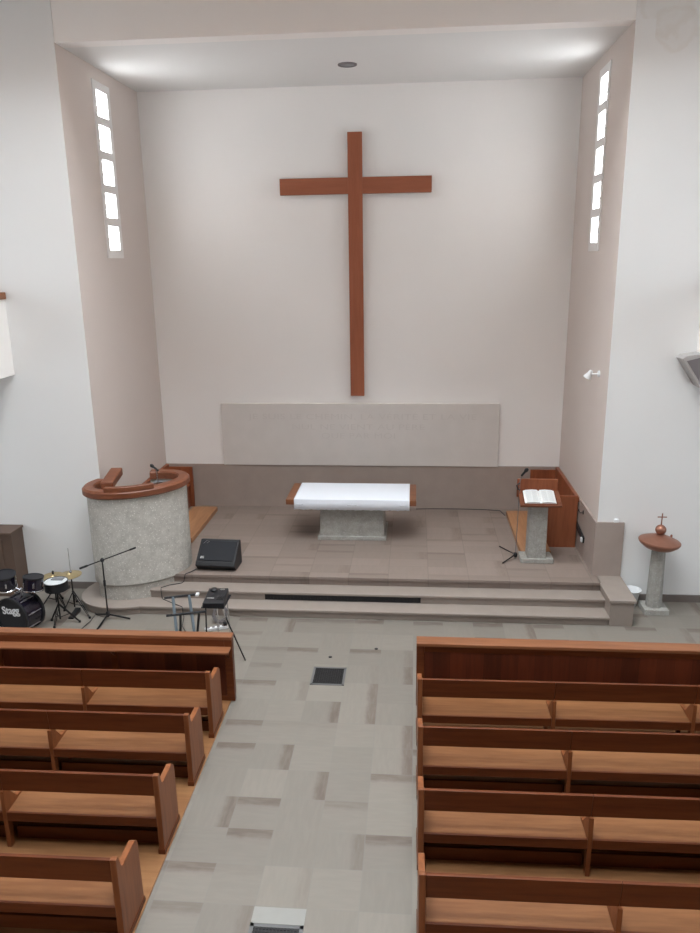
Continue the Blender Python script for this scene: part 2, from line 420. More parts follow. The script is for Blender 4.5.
t = thing('wall_spotlight', 'small white spotlight on a short arm on the right niche wall', 'wall lamp', (xR, -2.55, 3.35))
MB().disc_along((0, 0, 0), (-1, 0, 0), [(.048, 0), (.046, .018), (.03, .026), (.001, .028)], 24).build('wall_plate', 'white', t, 0, True)
MB().tube([(-.02, 0, 0), (-.06, .05, -.012), (-.10, .13, -.018)], .011).build('arm', 'white', t, 0, True)
MB().disc_along((-.09, .12, .03), (-.28, .16, -.62), [(.001, 0), (.028, .003), (.034, .03), (.040, .06), (.062, .115), (.062, .122), (.05, .115), (.001, .07)], 24).build('lamp_head', 'white', t, 0, True)

tag(MB().box(3.60, 3.665, yF - .027, yF + .0, zW, zW + .05).build('wall_box', 'white', None, .004), 'tiny white box standing on the brown stone ledge right of the steps', 'box')
t = thing('vent_grille', 'long dark slot grille set in the middle step riser', 'vent', (-.37, yE - .262, .2))
MB().box(-1.155, 1.155, -.008, .002, -.056, .030).build('frame', 'black', t)
for i in range(46):
    x = -1.13 + i * 2.26 / 45
    MB().box(x - .006, x + .006, -.011, -.008, -.05, .025).build('slat', 'blackm', t)
t = thing('wall_channel', 'black cable channel with a white plug on the right stone wainscot', 'cable channel', (xR - .03, -2.15, .79))
MB().prism([(-.34, -.11), (.30, -.03), (.30, .06), (-.34, -.02)], 0, -.025, 0).build('channel', 'black', t)
MB().box(-.05, -.025, -.33, -.27, -.10, -.03).build('white_plug', 'white', t, .004)
t = thing('coat_hook', 'small dark hook on the right stone wainscot', 'hook', (xR - .03, -2.3, 1.13))
MB().box(-.012, 0, -.02, .02, -.03, .03).build('back_plate', 'blackm', t)
MB().tube([(-.005, 0, .005), (-.05, 0, -.01), (-.075, 0, .02), (-.075, 0, .045)], .008).build('hook_arm', 'blackm', t, 0, True)

t = thing('wedge_loudspeaker', 'grey tilted box with a dark front fixed below the right gallery edge', 'loudspeaker', (4.52, -3.343, 3.5))
poly = [(-.25, .16), (-.20, .20), (0, .24), (.0, -.20), (.04, -.27)]
poly = [(-.265, .16), (-.22, .20), (-.0, .235), (.0, -.23)]
MB().prism(poly, 1, 0, .26).build('housing', 'grey', t, .008)
MB().prism([(-.205, .135), (-.015, .185), (-.015, -.14)], 1, -.008, 0).build('front_grille', 'dgrey', t)

# ------------------------------------------------------------------ chancel furniture
t = thing('communion_table', 'wooden communion table on a broad stone pedestal', 'table', (-.37, -1.43, zS))
MB().box(-1.095, 1.085, -.49, .47, .66, .752).build('tabletop', 'cap', t, .006)
mb = MB()
mb.loft([[(-.55, -.36, .06), (.55, -.36, .06), (.55, .36, .06), (-.55, .36, .06)], [(-.53, -.34, .66), (.53, -.34, .66), (.53, .34, .66), (-.53, .34, .66)]])
mb.build('pedestal', 'concrete', t, .01)
MB().box(-.585, .585, -.395, .395, 0, .07).build('pedestal_base', 'concrete', t, .008)
# cloth: a sheet over the top with drops front and back
mb = MB(); x0, x1 = -1.325 + .37, .605 + .37
n = 60; rows = []
prof = [(-.508, .585), (-.504, .70), (-.497, .757), (-.48, .762), (0, .763), (.46, .762), (.477, .757), (.483, .70), (.485, .62)]
for i in range(n + 1):
    x = x0 + (x1 - x0) * i / n; row = []
    for j, (y, z) in enumerate(prof):
        dz = .004 * math.sin(i * .9) + .003 * math.sin(i * 2.3) if j in (0, len(prof) - 1) else 0
        row.append(mb.bm.verts.new((x, y - .004 * math.sin(i * .9) * (j == 0), z + dz)))
    rows.append(row)
for a, b in zip(rows, rows[1:]):
    for j in range(len(prof) - 1): mb._face([a[j], a[j + 1], b[j + 1], b[j]])
cl = mb.build('tablecloth', 'cloth', None, 0, True); cl.location = (-.37, -1.43, zS)
so = cl.modifiers.new('thick', 'SOLIDIFY'); so.thickness = .004; so.offset = 1
tag(cl, 'white cloth with small grey embroidered motifs spread over the communion table', 'tablecloth')
for cx, wd in ((-.86, .12), (-.41, .03), (.02, .16), (.45, .03), (.87, .12)):
    mb = MB(); k = max(1, int(wd / .025))
    for i in range(k + 1):
        x = cx - wd / 2 + wd * i / k; z = .678 + .012 * math.sin(i * 2.1)
        mb.disc_along((x, -.508, z), (0, -1, 0), [(.008, 0), (.008, .003)], 8)
    if wd > .1: mb.tube([(cx - wd / 2, -.5095, .668), (cx, -.5095, .662), (cx + wd / 2, -.5095, .670)], .0035, 6)
    if wd > .05: mb.disc_along((cx + (.03 if cx > .5 else -.03 if cx < -.5 else 0), -.508, .715), (0, -1, 0), [(.011, 0), (.011, .003)], 8)
    mb.build('embroidery', 'thread', cl)

# lectern and book
t = thing('lectern', 'stone lectern with a sloping red brown wooden desk', 'lectern', (2.60, -2.56, zS))
MB().box(-.255, .245, -.13, .20, 0, .075).build('base_plinth', 'concrete', t, .008)
MB().loft([[(-.15, -.10, .07), (.13, -.10, .07), (.13, .16, .07), (-.15, .16, .07)], [(-.145, -.10, .96), (.125, -.10, .96), (.125, .16, .96), (-.145, .16, .96)]]).build('column', 'concrete', t, .008)
ds = MB().loft([[(-.315, -.24, .925), (.305, -.24, .925), (.305, .13, 1.045), (-.315, .13, 1.045)], [(-.315, -.255, .965), (.305, -.255, .965), (.305, .115, 1.09), (-.315, .115, 1.09)]]).build('desk', 'rim', t, .006); ds.location.z = .03
MB().box(-.33, .29, .11, .145, 1.01, 1.30).build('back_board', 'red', t, .005)
bk = thing('open_book', 'large open book with white pages lying on the lectern desk', 'book', (2.60, -2.56, zS + .03))
def onslope(x, s, h):    # along the desk slope
    y = -.255 + s * .37; z = .965 + s * .125
    return (x, y - .32 * h, z + .95 * h)
for sg in (-1, 1):
    mb = MB(); A = []
    for x, h in ((0, .006), (.02, .030), (.10, .036), (.20, .026), (.235, .010)):
        A.append((sg * x, h))
    for s0, s1 in ((.10, .93),):
        top0 = [onslope(x - .01, s0, h) for x, h in A]; top1 = [onslope(x - .01, s1, h) for x, h in A]
        b0 = [onslope(x - .01, s0, .003) for x, h in A]; b1 = [onslope(x - .01, s1, .003) for x, h in A]
        mb.loft([b0 + top0[::-1], b1 + top1[::-1]])
    mb.build('page_block', 'paper', bk)
    mb = MB()
    for j in range(16):
        s = .86 - j * .045
        for (xa, xb) in ((.035, .11), (.125, .20)):
            h = lambda x: .0315 + .006 * (1 - abs(x - .08) / .08) if x < .16 else .030
            P = [onslope(sg * x - .01, q, hh + .0012) for x, hh, q in ((xa, .0325, s), (xb, .0365 if xb < .12 else .027, s), (xb, .0365 if xb < .12 else .027, s - .014), (xa, .0325 if xa < .1 else .0340, s - .014))]
            mb._face([mb.bm.verts.new(p) for p in P])
    mb.build('printed_text', 'ink', bk)
mb = MB().loft([[onslope(-.262, .06, .0005), onslope(.242, .06, .0005), onslope(.242, .97, .0005), onslope(-.262, .97, .0005)], [onslope(-.262, .06, .004), onslope(.242, .06, .004), onslope(.242, .97, .004), onslope(-.262, .97, .004)]])
mb.build('book_cover', 'wood', bk)

# microphone on stand next to lectern
t = thing('microphone_stand', 'thin black microphone stand left of the stone lectern', 'microphone stand', (2.285, -2.50, zS))
MB().tube([(0, 0, .03), (.02, 0, 1.30)], .006).build('pole', 'dgrey', t, 0, True)
for dx, dy in ((-.19, .50), (-.22, -.22), (.04, .24)):
    MB().tube([(0, 0, .07), (dx, dy, .012)], .010).build('leg', 'blackm', t, 0, True)
MB().lathe([(.02, .03), (.03, .045), (.03, .085), (.018, .10)], 16).build('leg_hub', 'black', t, 0, True)
MB().tube([(.015, 0, 1.14), (-.01, -.03, 1.16), (-.03, -.02, 1.22), (.015, .0, 1.25)], .012).build('clamp', 'black', t, 0, True)
MB().tube([(.02, 0, 1.28), (.03, -.02, 1.33)], .006).tube([(.03, -.02, 1.33), (.04, -.06, 1.42)], .004).build('gooseneck', 'dgrey', t, 0, True)
MB().disc_along((.025, -.06, 1.38), (.07, -.02, .10), [(.001, 0), (.017, .005), (.019, .09), (.028, .105), (.030, .13), (.02, .155), (.001, .162)], 16).build('microphone', 'black', t, 0, True)

# clergy stalls along both niche side walls + low wooden floors in front of them
def stall(xw, s, lab):
    # s = +1: stall against the right wall, opening to -x
    t = thing('clergy_stall', lab, 'bench', (xw, 0, zS))
    X = lambda a: xw_local(a, s)
    bx = lambda a, b, y0, y1, z0, z1: MB().box(*sorted((-s * a, -s * b)), y0, y1, z0, z1)
    bx(.02, .505, -1.97, -1.935, 0, .885).build('end_panel', 'red', t, .004)
    bx(.02, .505, -.10, -.065, 0, .80).build('end_panel', 'red', t, .004)
    bx(.02, .05, -1.935, -.10, 0, .86).build('backrest', 'red', t)
    bx(.05, .45, -1.935, -.10, .42, .46).build('seat', 'red', t)
    bx(.40, .425, -1.935, -.10, 0, .42).build('seat_front', 'red', t)
    bx(.0, .02, -1.95, -.10, .78, .86).build('wall_batten', 'red', t)
    return t
def xw_local(a, s): return -s * a
stall(xR - .03, 1, 'red brown wooden stall against the right niche wall behind the lectern')
stall(xL + .03, -1, 'red brown wooden stall against the left niche wall, mostly behind the pulpit')
tag(MB().box(2.385, 2.86, -2.36, -.36, zS, zS + .08).build('wooden_floor_panel', 'oak', None, .004), 'low wooden platform on the chancel floor behind the lectern', 'platform')
tag(MB().box(-3.55, -3.075, -2.05, -.34, zS, zS + .08).build('wooden_floor_panel', 'oak', None, .004), 'low wooden platform on the chancel floor behind the pulpit', 'platform')

# pulpit
t = thing('pulpit', 'big oval rough grey stone pulpit with a wooden rim', 'pulpit', (pcx, pcy, pz), pth)
zb, zt = .385 - pz, 1.731 - pz

MB().loft([ell(pa - .045, pb - .045, 0), ell(pa - .045, pb - .045, zb - .03), ell(pa - .075, pb - .075, zb - .026), ell(pa - .075, pb - .075, zb)]).build('foot', 'rough', t, 0, True)
# wooden band, open at the back
def band(t0, t1, o0, i0, za, zb_, n=60):
    mb = MB(); rings = []
    for k in range(n):
        tt = t0 + (t1 - t0) * k / (n - 1); c, s_ = math.cos(tt), math.sin(tt)
        P = []
        for off, z in ((o0 - .02, za), (o0, za + .02), (o0, zb_ - .03), (o0 - .03, zb_), (i0 + .02, zb_), (i0, zb_ - .02), (i0, za)):
            P.append(((pa + off) * c, (pb + off) * s_, z))
        rings.append(P)
    return mb.loft(rings)
GAP0, GAP1 = math.radians(62), math.radians(128)
band(GAP1 - 2 * PI, GAP0, .055, -.12, zt, zt + .12).build('rim', 'rim', t, 0, True)
mb = MB(); rings = []
for k in range(90):
    tt = GAP1 - 2 * PI + (GAP0 - GAP1 + 2 * PI) * k / 89; c, s_ = math.cos(tt), math.sin(tt)
    rings.append([((pa + o) * c, (pb + o) * s_, z) for o, z in ((0, zb), (0, zt), (-.10, zt), (-.10, zb))])
mb.loft(rings).build('body', 'rough', t, 0, True)
MB().loft([ell(pa - .02, pb - .02, zb), ell(pa - .02, pb - .02, zb + .03)]).build('inner_floor', 'oak', t)
# inner lining, shelf, reading desk
mb = MB(); rings = []
for k in range(50):
    tt = math.radians(200) + math.radians(215) * k / 49; c, s_ = math.cos(tt), math.sin(tt)
    rings.append([((pa + o) * c, (pb + o) * s_, z) for o, z in ((-.101, zt - .06), (-.101, zt - .03), (-.27, zt - .03), (-.27, zt - .06))])
mb.loft(rings).build('inner_shelf', 'felt', t)
fb = MB(); A = []
for k in range(24):
    tt = math.radians(222 + (277 - 222) * k / 23); c, s_ = math.cos(tt), math.sin(tt)
    A.append([((pa + o) * c, (pb + o) * s_, z) for o, z in ((.040, zt + .08), (.040, zt + .175), (.034, zt + .182), (-.02, zt + .185), (-.03, zt + .18), (-.03, zt + .08))])
fb.loft(A).build('front_rail', 'rim', t, 0, True)
d = MB().prism([(-.33, .0), (.33, .05), (.33, .17), (-.33, .12)], 0, -.095, .085).build('reading_desk', 'rim', t, .02, False, 3)
d.location = (-.316, .20, zt + .06); d.rotation_euler = (0, 0, math.radians(-28))
# gooseneck microphone fixed inside the pulpit
m = thing('gooseneck_microphone', 'small black microphone on a chrome base on the pulpit shelf', 'microphone', (-3.26, -2.96, pz + zt - .03))
MB().lathe([(.11, 0), (.11, .010), (.10, .014), (.001, .016)], 28).build('base_plate', 'chrome', m, 0, True)
MB().tube([(0, 0, .012), (-.01, 0, .25)], .010).build('stem', 'chrome', m, 0, True)
MB().disc_along((.03, -.01, .225), (-.15, .02, .11), [(.001, 0), (.014, .004), (.016, .10), (.026, .12), (.026, .15), (.001, .17)], 16).build('microphone_head', 'black', m, 0, True)

# font
t = thing('baptismal_font', 'stone font column with copper bowl and lid topped by a small cross', 'font', (4.17, -3.42, 0))
MB().loft([[(-.17, -.17, 0), (.18, -.17, 0), (.18, .17, 0), (-.17, .17, 0)], [(-.165, -.165, .085), (.175, -.165, .085), (.175, .165, .085), (-.165, .165, .085)]]).build('column_base', 'concrete', t, .006)
def octo(r, z): return [(r * math.cos(PI / 8 + i * PI / 4), r * math.sin(PI / 8 + i * PI / 4), z) for i in range(8)]
MB().loft([octo(.115, .08), octo(.095, .98)]).build('column', 'concrete', t, .006)
def tl(prof): return [(r, z - 1.08) for r, z in prof]
T = Matrix.Rotation(math.radians(4), 3, 'Y')
MB().lathe(tl([(.001, .95), (.10, .955), (.20, .99), (.27, 1.045), (.288, 1.075), (.288, 1.085), (.265, 1.075), (.001, 1.05)]), 48, (0, 0, 1.08), T).build('bowl', 'copper', t, 0, True)
MB().lathe(tl([(.284, 1.080), (.28, 1.095), (.20, 1.13), (.10, 1.165), (.05, 1.19), (.001, 1.195)]), 48, (0, 0, 1.08), T).build('lid', 'copper', t, 0, True)
ball = MB().lathe([(.075 * math.sin(PI * i / 16), 1.255 - .075 * math.cos(PI * i / 16)) for i in range(17)], 28, (.0, 0, 0)).build('ball', 'copper', t, 0, True)
MB().tube([(.0, 0, 1.32), (.003, 0, 1.50)], .009, 8).tube([(-.06, 0, 1.445), (.065, 0, 1.445)], .009, 8).build('small_cross', 'copper', t, 0, True)
MB().lathe([(.012, 1.12), (.016, 1.15), (.012, 1.165), (.001, 1.17)], 12, (.19, .1, -.02)).build('lid_knob', 'copper', t, 0, True)

t = thing('plastic_basin', 'pale plastic basin on the floor behind the end block of the steps', 'basin', (3.902, -3.245, 0))
MB().lathe([(.070, 0), (.075, .01), (.112, .22), (.132, .245), (.134, .255), (.124, .255), (.104, .22), (.068, .02), (.001, .018)], 36).build('bowl', 'white', t, 0, True)

# floor monitor + cable
t = thing('floor_monitor', 'black wedge loudspeaker lying on the chancel floor near the pulpit', 'loudspeaker', (-2.36, -3.14, zS), math.radians(-3))
MB().prism([(-.04, 0), (-.14, .10), (-.10, .15), (.22, .40), (.28, .39), (.30, 0)], 0, -.31, .31).build('cabinet', 'black', t, .010)
nrm = Vector((0, -.25, .32)).normalized(); tg = Vector((0, .32, .25)).normalized()
def onw(x, s, h): p = Vector((x, -.10, .15)) + tg * s * .40 + nrm * h; return tuple(p)
MB().loft([[onw(-.28, .05, .001), onw(.28, .05, .001), onw(.28, .95, .001), onw(-.28, .95, .001)], [onw(-.27, .07, .010), onw(.27, .07, .010), onw(.27, .93, .010), onw(-.27, .93, .010)]]).build('grille', 'grille', t)
MB().loft([[onw(-.25, .13, .009), onw(-.19, .13, .009), onw(-.19, .24, .009), onw(-.25, .24, .009)], [onw(-.25, .13, .013), onw(-.19, .13, .013), onw(-.19, .24, .013), onw(-.25, .24, .013)]]).build('badge', 'chrome', t)
MB().tube([onw(-.20, .82, .012), onw(-.16, .90, .014), onw(-.21, .93, .012), onw(-.25, .80, .012)], .004, 6).build('handle_trim', 'dgrey', t)
mb = MB()
pts = [(-2.68, -3.17, zS + .006), (-2.74, -3.30, zS + .006), (-2.80, -3.375, zS + .006), (-2.81, -3.386, zS - .02), (-2.83, -3.390, r2 + .02), (-2.86, -3.42, r2 + .006), (-3.02, -3.50, r2 + .006), (-3.12, -3.60, r2 + .006), (-3.10, -3.665, r2 + .006), (-3.095, -3.677, r2 - .02), (-3.09, -3.680, r1 + .02), (-3.06, -3.72, r1 + .006), (-2.85, -3.86, r1 + .006), (-2.70, -3.955, r1 + .006), (-2.69, -3.967, r1 - .02), (-2.685, -3.970, .02), (-2.66, -4.02, .006), (-2.6, -4.3, .006), (-2.45, -4.55, .006)]
tag(mb.tube(pts, .006, 6).build('cable', 'black', None, 0, True), 'thin black cable running from the wedge loudspeaker down the steps', 'cable')
tag(MB().tube([(-4.25, -3.45, .006), (-4.17, -3.62, .006), (-4.10, -3.82, .006), (-4.0, -4.0, .006), (-3.99, -4.25, .006), (-4.03, -4.60, .006)], .005, 6).build('cable', 'black', None, 0, True), 'thin black cable on the stone floor left of the pulpit foot', 'cable')

tag(MB().tube([(.72, -.10, zS + .006), (1.0, -.07, zS + .006), (1.5, -.06, zS + .006), (2.0, -.08, zS + .006), (2.30, -.14, zS + .006), (2.36, -.40, zS + .006)], .007, 6).build('cable', 'black', None, 0, True), 'thin dark cable along the back wall between the communion table and the lectern platform', 'cable')
# ------------------------------------------------------------------ band equipment on the nave floor
# boom microphone stand
t = thing('boom_stand', 'black tripod boom stand with a slanting arm in front of the pulpit', 'microphone stand', (-3.76, -4.12, 0))
MB().tube([(0, 0, .03), (.0, -.0, .93)], .011).build('pole', 'blackm', t, 0, True)
for dx, dy in ((-.22, .11), (.33, .0), (-.02, -.36)):
    MB().tube([(0, 0, .075), (dx, dy, .012)], .013, 8).build('leg', 'blackm', t, 0, True)
MB().lathe([(.02, .04), (.032, .05), (.03, .10), (.015, .12)], 14).build('leg_hub', 'black', t, 0, True)
MB().lathe([(.016, .52), (.018, .53), (.018, .60), (.016, .61)], 12).build('height_clutch', 'black', t, 0, True)
MB().tube([(-.34, .0, .785), (.48, .03, 1.10)], .009, 8).build('boom_arm', 'blackm', t, 0, True)
MB().tube([(-.345, 0, .783), (-.23, 0, .828)], .016, 8).build('counterweight', 'black', t, 0, True)
MB().tube([(.41, .027, 1.073), (.50, .03, 1.108)], .014, 8).build('microphone_clip', 'black', t, 0, True)
MB().lathe([(.018, .895), (.028, .905), (.028, .935), (.012, .95)], 12).build('boom_joint', 'black', t, 0, True)

# bass drum with two mounted toms
F = Vector((-4.88, -4.70, .285)); R_ = Vector((-4.79, -4.40, .285)); ax = (R_ - F).normalized(); ln = (R_ - F).length
t = thing('bass_drum', 'dark bass drum with white lettering and two small drums mounted on top', 'drum', (F.x, F.y, 0))
o0 = Vector((0, 0, .285))
MB().disc_along(o0, ax, [(.262, .0), (.262, ln), (.25, ln), (.25, 0)], 48).build('shell', 'lacquer', t, 0, True)
for d_ in (-.02, ln - .02):
    MB().disc_along(o0 + ax * d_, ax, [(.270, 0), (.282, .004), (.282, .036), (.270, .04), (.255, .04), (.255, 0)], 48).build('hoop', 'black', t, 0, True)
MB().disc_along(o0 + ax * -.004, ax, [(.001, 0), (.258, 0), (.258, .004), (.001, .004)], 48).build('front_head', 'head', t, 0, True)
MB().disc_along(o0 + ax * ln, ax, [(.001, 0), (.258, 0), (.258, .004), (.001, .004)], 48).build('rear_head', 'head', t, 0, True)
for k in range(8):
    a = 2 * PI * k / 8 + .3; q = Vector((0, 0, 1)).rotation_difference(ax).to_matrix()
    p = o0 + q @ Vector((.272 * math.cos(a), .272 * math.sin(a), .04))
    MB().tube([p, p + ax * (ln - .08)], .006, 6).tube([p + ax * .06, p + ax * .11], .012, 8).build('tension_lug', 'dgrey', t, 0, True)
yaw = math.atan2(ax.y, ax.x) - PI / 2
lg = text_mesh('lettering', 'Stagg', .155, 'white', t, tuple(o0 - ax * .009 + Vector((0, 0, .10))), (PI / 2, math.radians(-9), yaw), .002, .97, .0035)
MB().tube([(.10, .15, .54), (.10, .15, .66)], .013, 10).tube([(.02, .12, .60), (.22, .16, .70)], .011, 8).tube([(.10, .13, .64), (-.02, .10, .72)], .011, 8).build('tom_mount', 'chrome', t, 0, True)
for cx, cy, z0, z1, rr, tilt in ((.275, .15, .635, .83, .133, -6), (-.09, .12, .67, .89, .138, 8)):
    T = Matrix.Rotation(math.radians(tilt), 3, 'X') @ Matrix.Rotation(math.radians(5), 3, 'Y'); h = z1 - z0
    c0 = (cx, cy, z0)
    tm = MB().lathe([(.001, .01), (rr - .004, .01), (rr, 0), (rr, h), (rr - .004, h - .008), (.001, h - .008)], 36, c0, T).build('tom_drum', 'lacquer', t, 0, True)
    MB().lathe([(rr + .001, -.004), (rr + .007, 0), (rr + .007, .014), (rr + .001, .018)], 36, c0, T).build('lower_rim', 'chrome', tm, 0, True)
    MB().lathe([(rr + .001, h - .016), (rr + .007, h - .012), (rr + .007, h + .004), (rr - .004, h + .006), (rr - .006, h - .006)], 36, c0, T).build('upper_rim', 'black', tm, 0, True)
    MB().lathe([(.001, h - .007), (rr - .006, h - .007), (rr - .006, h - .002), (.001, h - .002)], 36, c0, T).build('drum_skin', 'head', tm, 0, True)
    mb = MB()
    for k in range(6):
        a = k * PI / 3 - PI / 2 + .5; p = T @ Vector(((rr + .008) * math.cos(a), (rr + .008) * math.sin(a), h * .5))
        mb.disc_along(Vector(c0) + p - T @ Vector((0, 0, .035)), T @ Vector((0, 0, 1)), [(.001, 0), (.011, .004), (.011, .066), (.001, .07)], 8)
    mb.build('lugs', 'chrome', tm, 0, True)

def tripod(t, h, r, feet, top=None, splay=.0):
    """double braced folding legs of a drum stand, each its own part"""
    for dx, dy in feet:
        n = Vector((-dy, dx, 0)).normalized() * .012
        mb = MB()
        for s in (-1, 1): mb.tube([(n.x * s, n.y * s, h), (dx * .55 + n.x * s, dy * .55 + n.y * s, h * .48), (dx * .95 + n.x * s * .6, dy * .95 + n.y * s * .6, .03)], .007, 6)
        mb.tube([(0, 0, h * .30), (dx * .55, dy * .55, h * .48)], .006, 6)
        lg_ = mb.build('leg', 'blackm', t, 0, True)
        MB().lathe([(.001, 0), (.018, .002), (.016, .03), (.001, .036)], 10, (dx, dy, 0)).build('rubber_foot', 'black', lg_, 0, True)

def cymbal(mb, r, z, T=None):
    return mb.lathe([(r, z - .022), (r, z - .020), (r * .6, z - .006), (r * .25, z + .002), (r * .2, z + .014), (.02, z + .02), (.001, z + .02)], 40, (0, 0, 0), T)
t = thing('hi_hat', 'pair of brass cymbals on a black tripod stand nearest the pulpit', 'cymbal', (-4.38, -3.86, 0))
MB().tube([(0, 0, .05), (.0, 0, .55)], .011).build('pole', 'blackm', t, 0, True)
MB().tube([(0, 0, .55), (.0, 0, .99)], .0035, 6).build('pull_rod', 'chrome', t, 0, True)
tripod(t, .30, 0, [(.34, -.26), (-.14, -.05), (-.09, .27)])
T = Matrix.Rotation(math.radians(-3), 3, 'Y')
cymbal(MB(), .182, .585, T).build('upper_cymbal', 'brass', t, 0, True)
MB().lathe([(.180, .556), (.180, .558), (.1, .548), (.04, .540), (.001, .538)], 40, (0, 0, 0), T).build('lower_cymbal', 'brass', t, 0, True)
MB().lathe([(.018, .60), (.018, .625), (.008, .64)], 12).build('clutch', 'chrome', t, 0, True)
MB().loft([[(.03, -.30, .0), (.11, -.30, .0), (.11, -.04, .0), (.03, -.04, 0)], [(.03, -.30, .02), (.11, -.30, .02), (.11, -.04, .06), (.03, -.04, .06)]]).build('pedal', 'blackm', t, .004)

t = thing('crash_cymbal', 'brass cymbal on a stand behind the snare drum', 'cymbal', (-4.74, -3.70, 0))
MB().tube([(0, 0, .04), (0, 0, .55)], .010).build('pole', 'blackm', t, 0, True)
tripod(t, .28, 0, [(.18, -.10), (-.18, -.10), (0, .2)])
cymbal(MB(), .18, .485, Matrix.Rotation(math.radians(4), 3, 'X')).build('cymbal_plate', 'brass', t, 0, True)
MB().lathe([(.014, .505), (.016, .51), (.016, .55), (.001, .56)], 10).build('wing_nut', 'black', t, 0, True)

t = thing('snare_drum', 'black snare drum with a pale head on a folding stand', 'drum', (-4.405, -4.28, 0))
MB().tube([(0, 0, .06), (0, 0, .50)], .012).build('pole', 'blackm', t, 0, True)
tripod(t, .30, 0, [(-.16, .05), (-.02, -.16), (.27, .03)])
for k in range(3):
    a = k * 2 * PI / 3 + .4
    MB().tube([(0, 0, .49), (.09 * math.cos(a), .09 * math.sin(a), .525), (.168 * math.cos(a), .168 * math.sin(a), .515), (.172 * math.cos(a), .172 * math.sin(a), .56)], .008, 6).build('basket_arm', 'blackm', t, 0, True)
MB().lathe([(.001, .530), (.155, .530), (.160, .525), (.160, .645), (.150, .65)], 40).build('shell', 'black', t, 0, True)
MB().lathe([(.160, .637), (.168, .64), (.168, .657), (.158, .659), (.156, .645)], 40).build('rim', 'blackm', t, 0, True)
MB().lathe([(.001, .645), (.157, .645), (.157, .651), (.001, .651)], 40).build('drum_skin', 'whiteh', t, 0, True)
tag(MB().box(-4.49, -4.32, -4.26, -4.17, .6525, .668).build('damping_pad', 'felt', None, .003), 'dark grey pad lying on the pale snare drum head', 'pad')

# keyboard stand
t = thing('keyboard_stand', 'folding keyboard stand with blue grey tubes and two black bars', 'stand', (-2.26, -5.13, 0))
f0, f1 = Vector((-.33, .17, .75)), Vector((.09, .32, .75)); n0, n1 = Vector((-.14, -.33, .75)), Vector((.33, -.18, .75))
for a, b in ((f0, f1), (n0, n1)):
    d = (b - a) * .0
    MB().tube([a, b], .016, 8).build('support_bar', 'black', t, 0, True)
ax_ = (f1 - f0).normalized()
for k in (.25, .72):
    pf = f0.lerp(f1, k); pn = n0.lerp(n1, k)
    MB().tube([pf, Vector((pn.x, pn.y, .03))], .020, 8).build('leg', 'bluem', t, 0, True)
    qf = pf + ax_ * .05; qn = pn + ax_ * .05
    MB().tube([qn, Vector((qf.x, qf.y, .03))], .017, 8).build('leg', 'blackm', t, 0, True)
for a, b in ((f0, f1), (n0, n1)):
    MB().tube([Vector((a.x, a.y, .018)), Vector((b.x, b.y, .018))], .018, 8).build('foot_bar', 'black', t, 0, True)
MB().box(.07, .11, .23, .30, .755, .785).build('white_clip', 'white', t, .005)

# tripod with black device
t = thing('equipment_stand', 'slim stand with chrome and black legs carrying a black device', 'stand', (-1.88, -5.0, 0))
MB().box(-.15, .15, -.20, .20, .735, .75).build('top_plate', 'black', t, .003)
MB().tube([(.12, -.15, .735), (.16, -.16, .58)], .009, 8).tube([(.16, -.16, .58), (.39, -.20, .012)], .010, 8).build('leg', ['blackm'], t, 0, True)
MB().tube([(.12, -.15, .735), (.16, -.16, .56)], .0115, 8).build('leg_sleeve', 'chrome', t, 0, True)
MB().tube([(-.10, -.16, .735), (-.12, -.17, .012)], .010, 8).build('leg', 'blackm', t, 0, True)
MB().tube([(-.02, .10, .735), (-.07, .22, .012)], .010, 8).build('leg', 'chrome', t, 0, True)
MB().tube([(.10, .14, .735), (.10, .24, .012)], .010, 8).build('leg', 'chrome', t, 0, True)
t = thing('projector', 'black box shaped projector lying on the slim stand', 'projector', (-1.88, -5.01, .75), math.radians(4)); t.scale = (.90, .88, .85)
MB().loft([[(-.15, -.24, 0), (.155, -.24, 0), (.155, .24, 0), (-.15, .24, 0)], [(-.15, -.24, .085), (.155, -.24, .085), (.145, .235, .11), (-.14, .235, .11)]]).build('casing', 'black', t, .012)
MB().lathe([(.055, .10), (.055, .125), (.04, .140), (.001, .145)], 24, (-.055, .16, 0)).build('knob', 'black', t, 0, True)
MB().box(-.11, -.01, -.105, -.085, .086, .100).build('white_label', 'grey', t)
MB().box(.04, .10, .165, .20, .10, .112).build('silver_button', 'chrome', t, .003)
for i in range(6): MB().box(.03 + i * .018, .04 + i * .018, -.14, .02, .08, .0985).build('vent_rib', 'blackm', t)
# power strip and coiled cable
t = thing('power_strip', 'white power strip lying on the floor at the foot of the steps', 'power strip', (-2.09, -4.36, 0), math.radians(24))
MB().box(-.16, .16, -.03, .03, 0, .045).build('housing', 'white', t, .008)
for i in range(4): MB().disc_along((-.11 + i * .07, 0, .040), (0, 0, 1), [(.022, 0), (.022, .008), (.001, .008)], 16).build('socket', 'dgrey', t)
MB().box(.10, .15, -.028, .028, .045, .09).build('plug', 'black', t, .006)
mb = MB(); pts = []
for i in range(90):
    a = i * .42; r = .10 + .02 * math.sin(i * .7); pts.append((-2.08 + r * math.cos(a), -4.17 + .05 * math.sin(a) + i * .0007, .125 + r * .9 * math.sin(a)))
tag(mb.tube(pts, .006, 6).build('coiled_cable', 'dgrey', None, 0, True), 'coil of dark cable leaning behind the white power strip', 'cable')

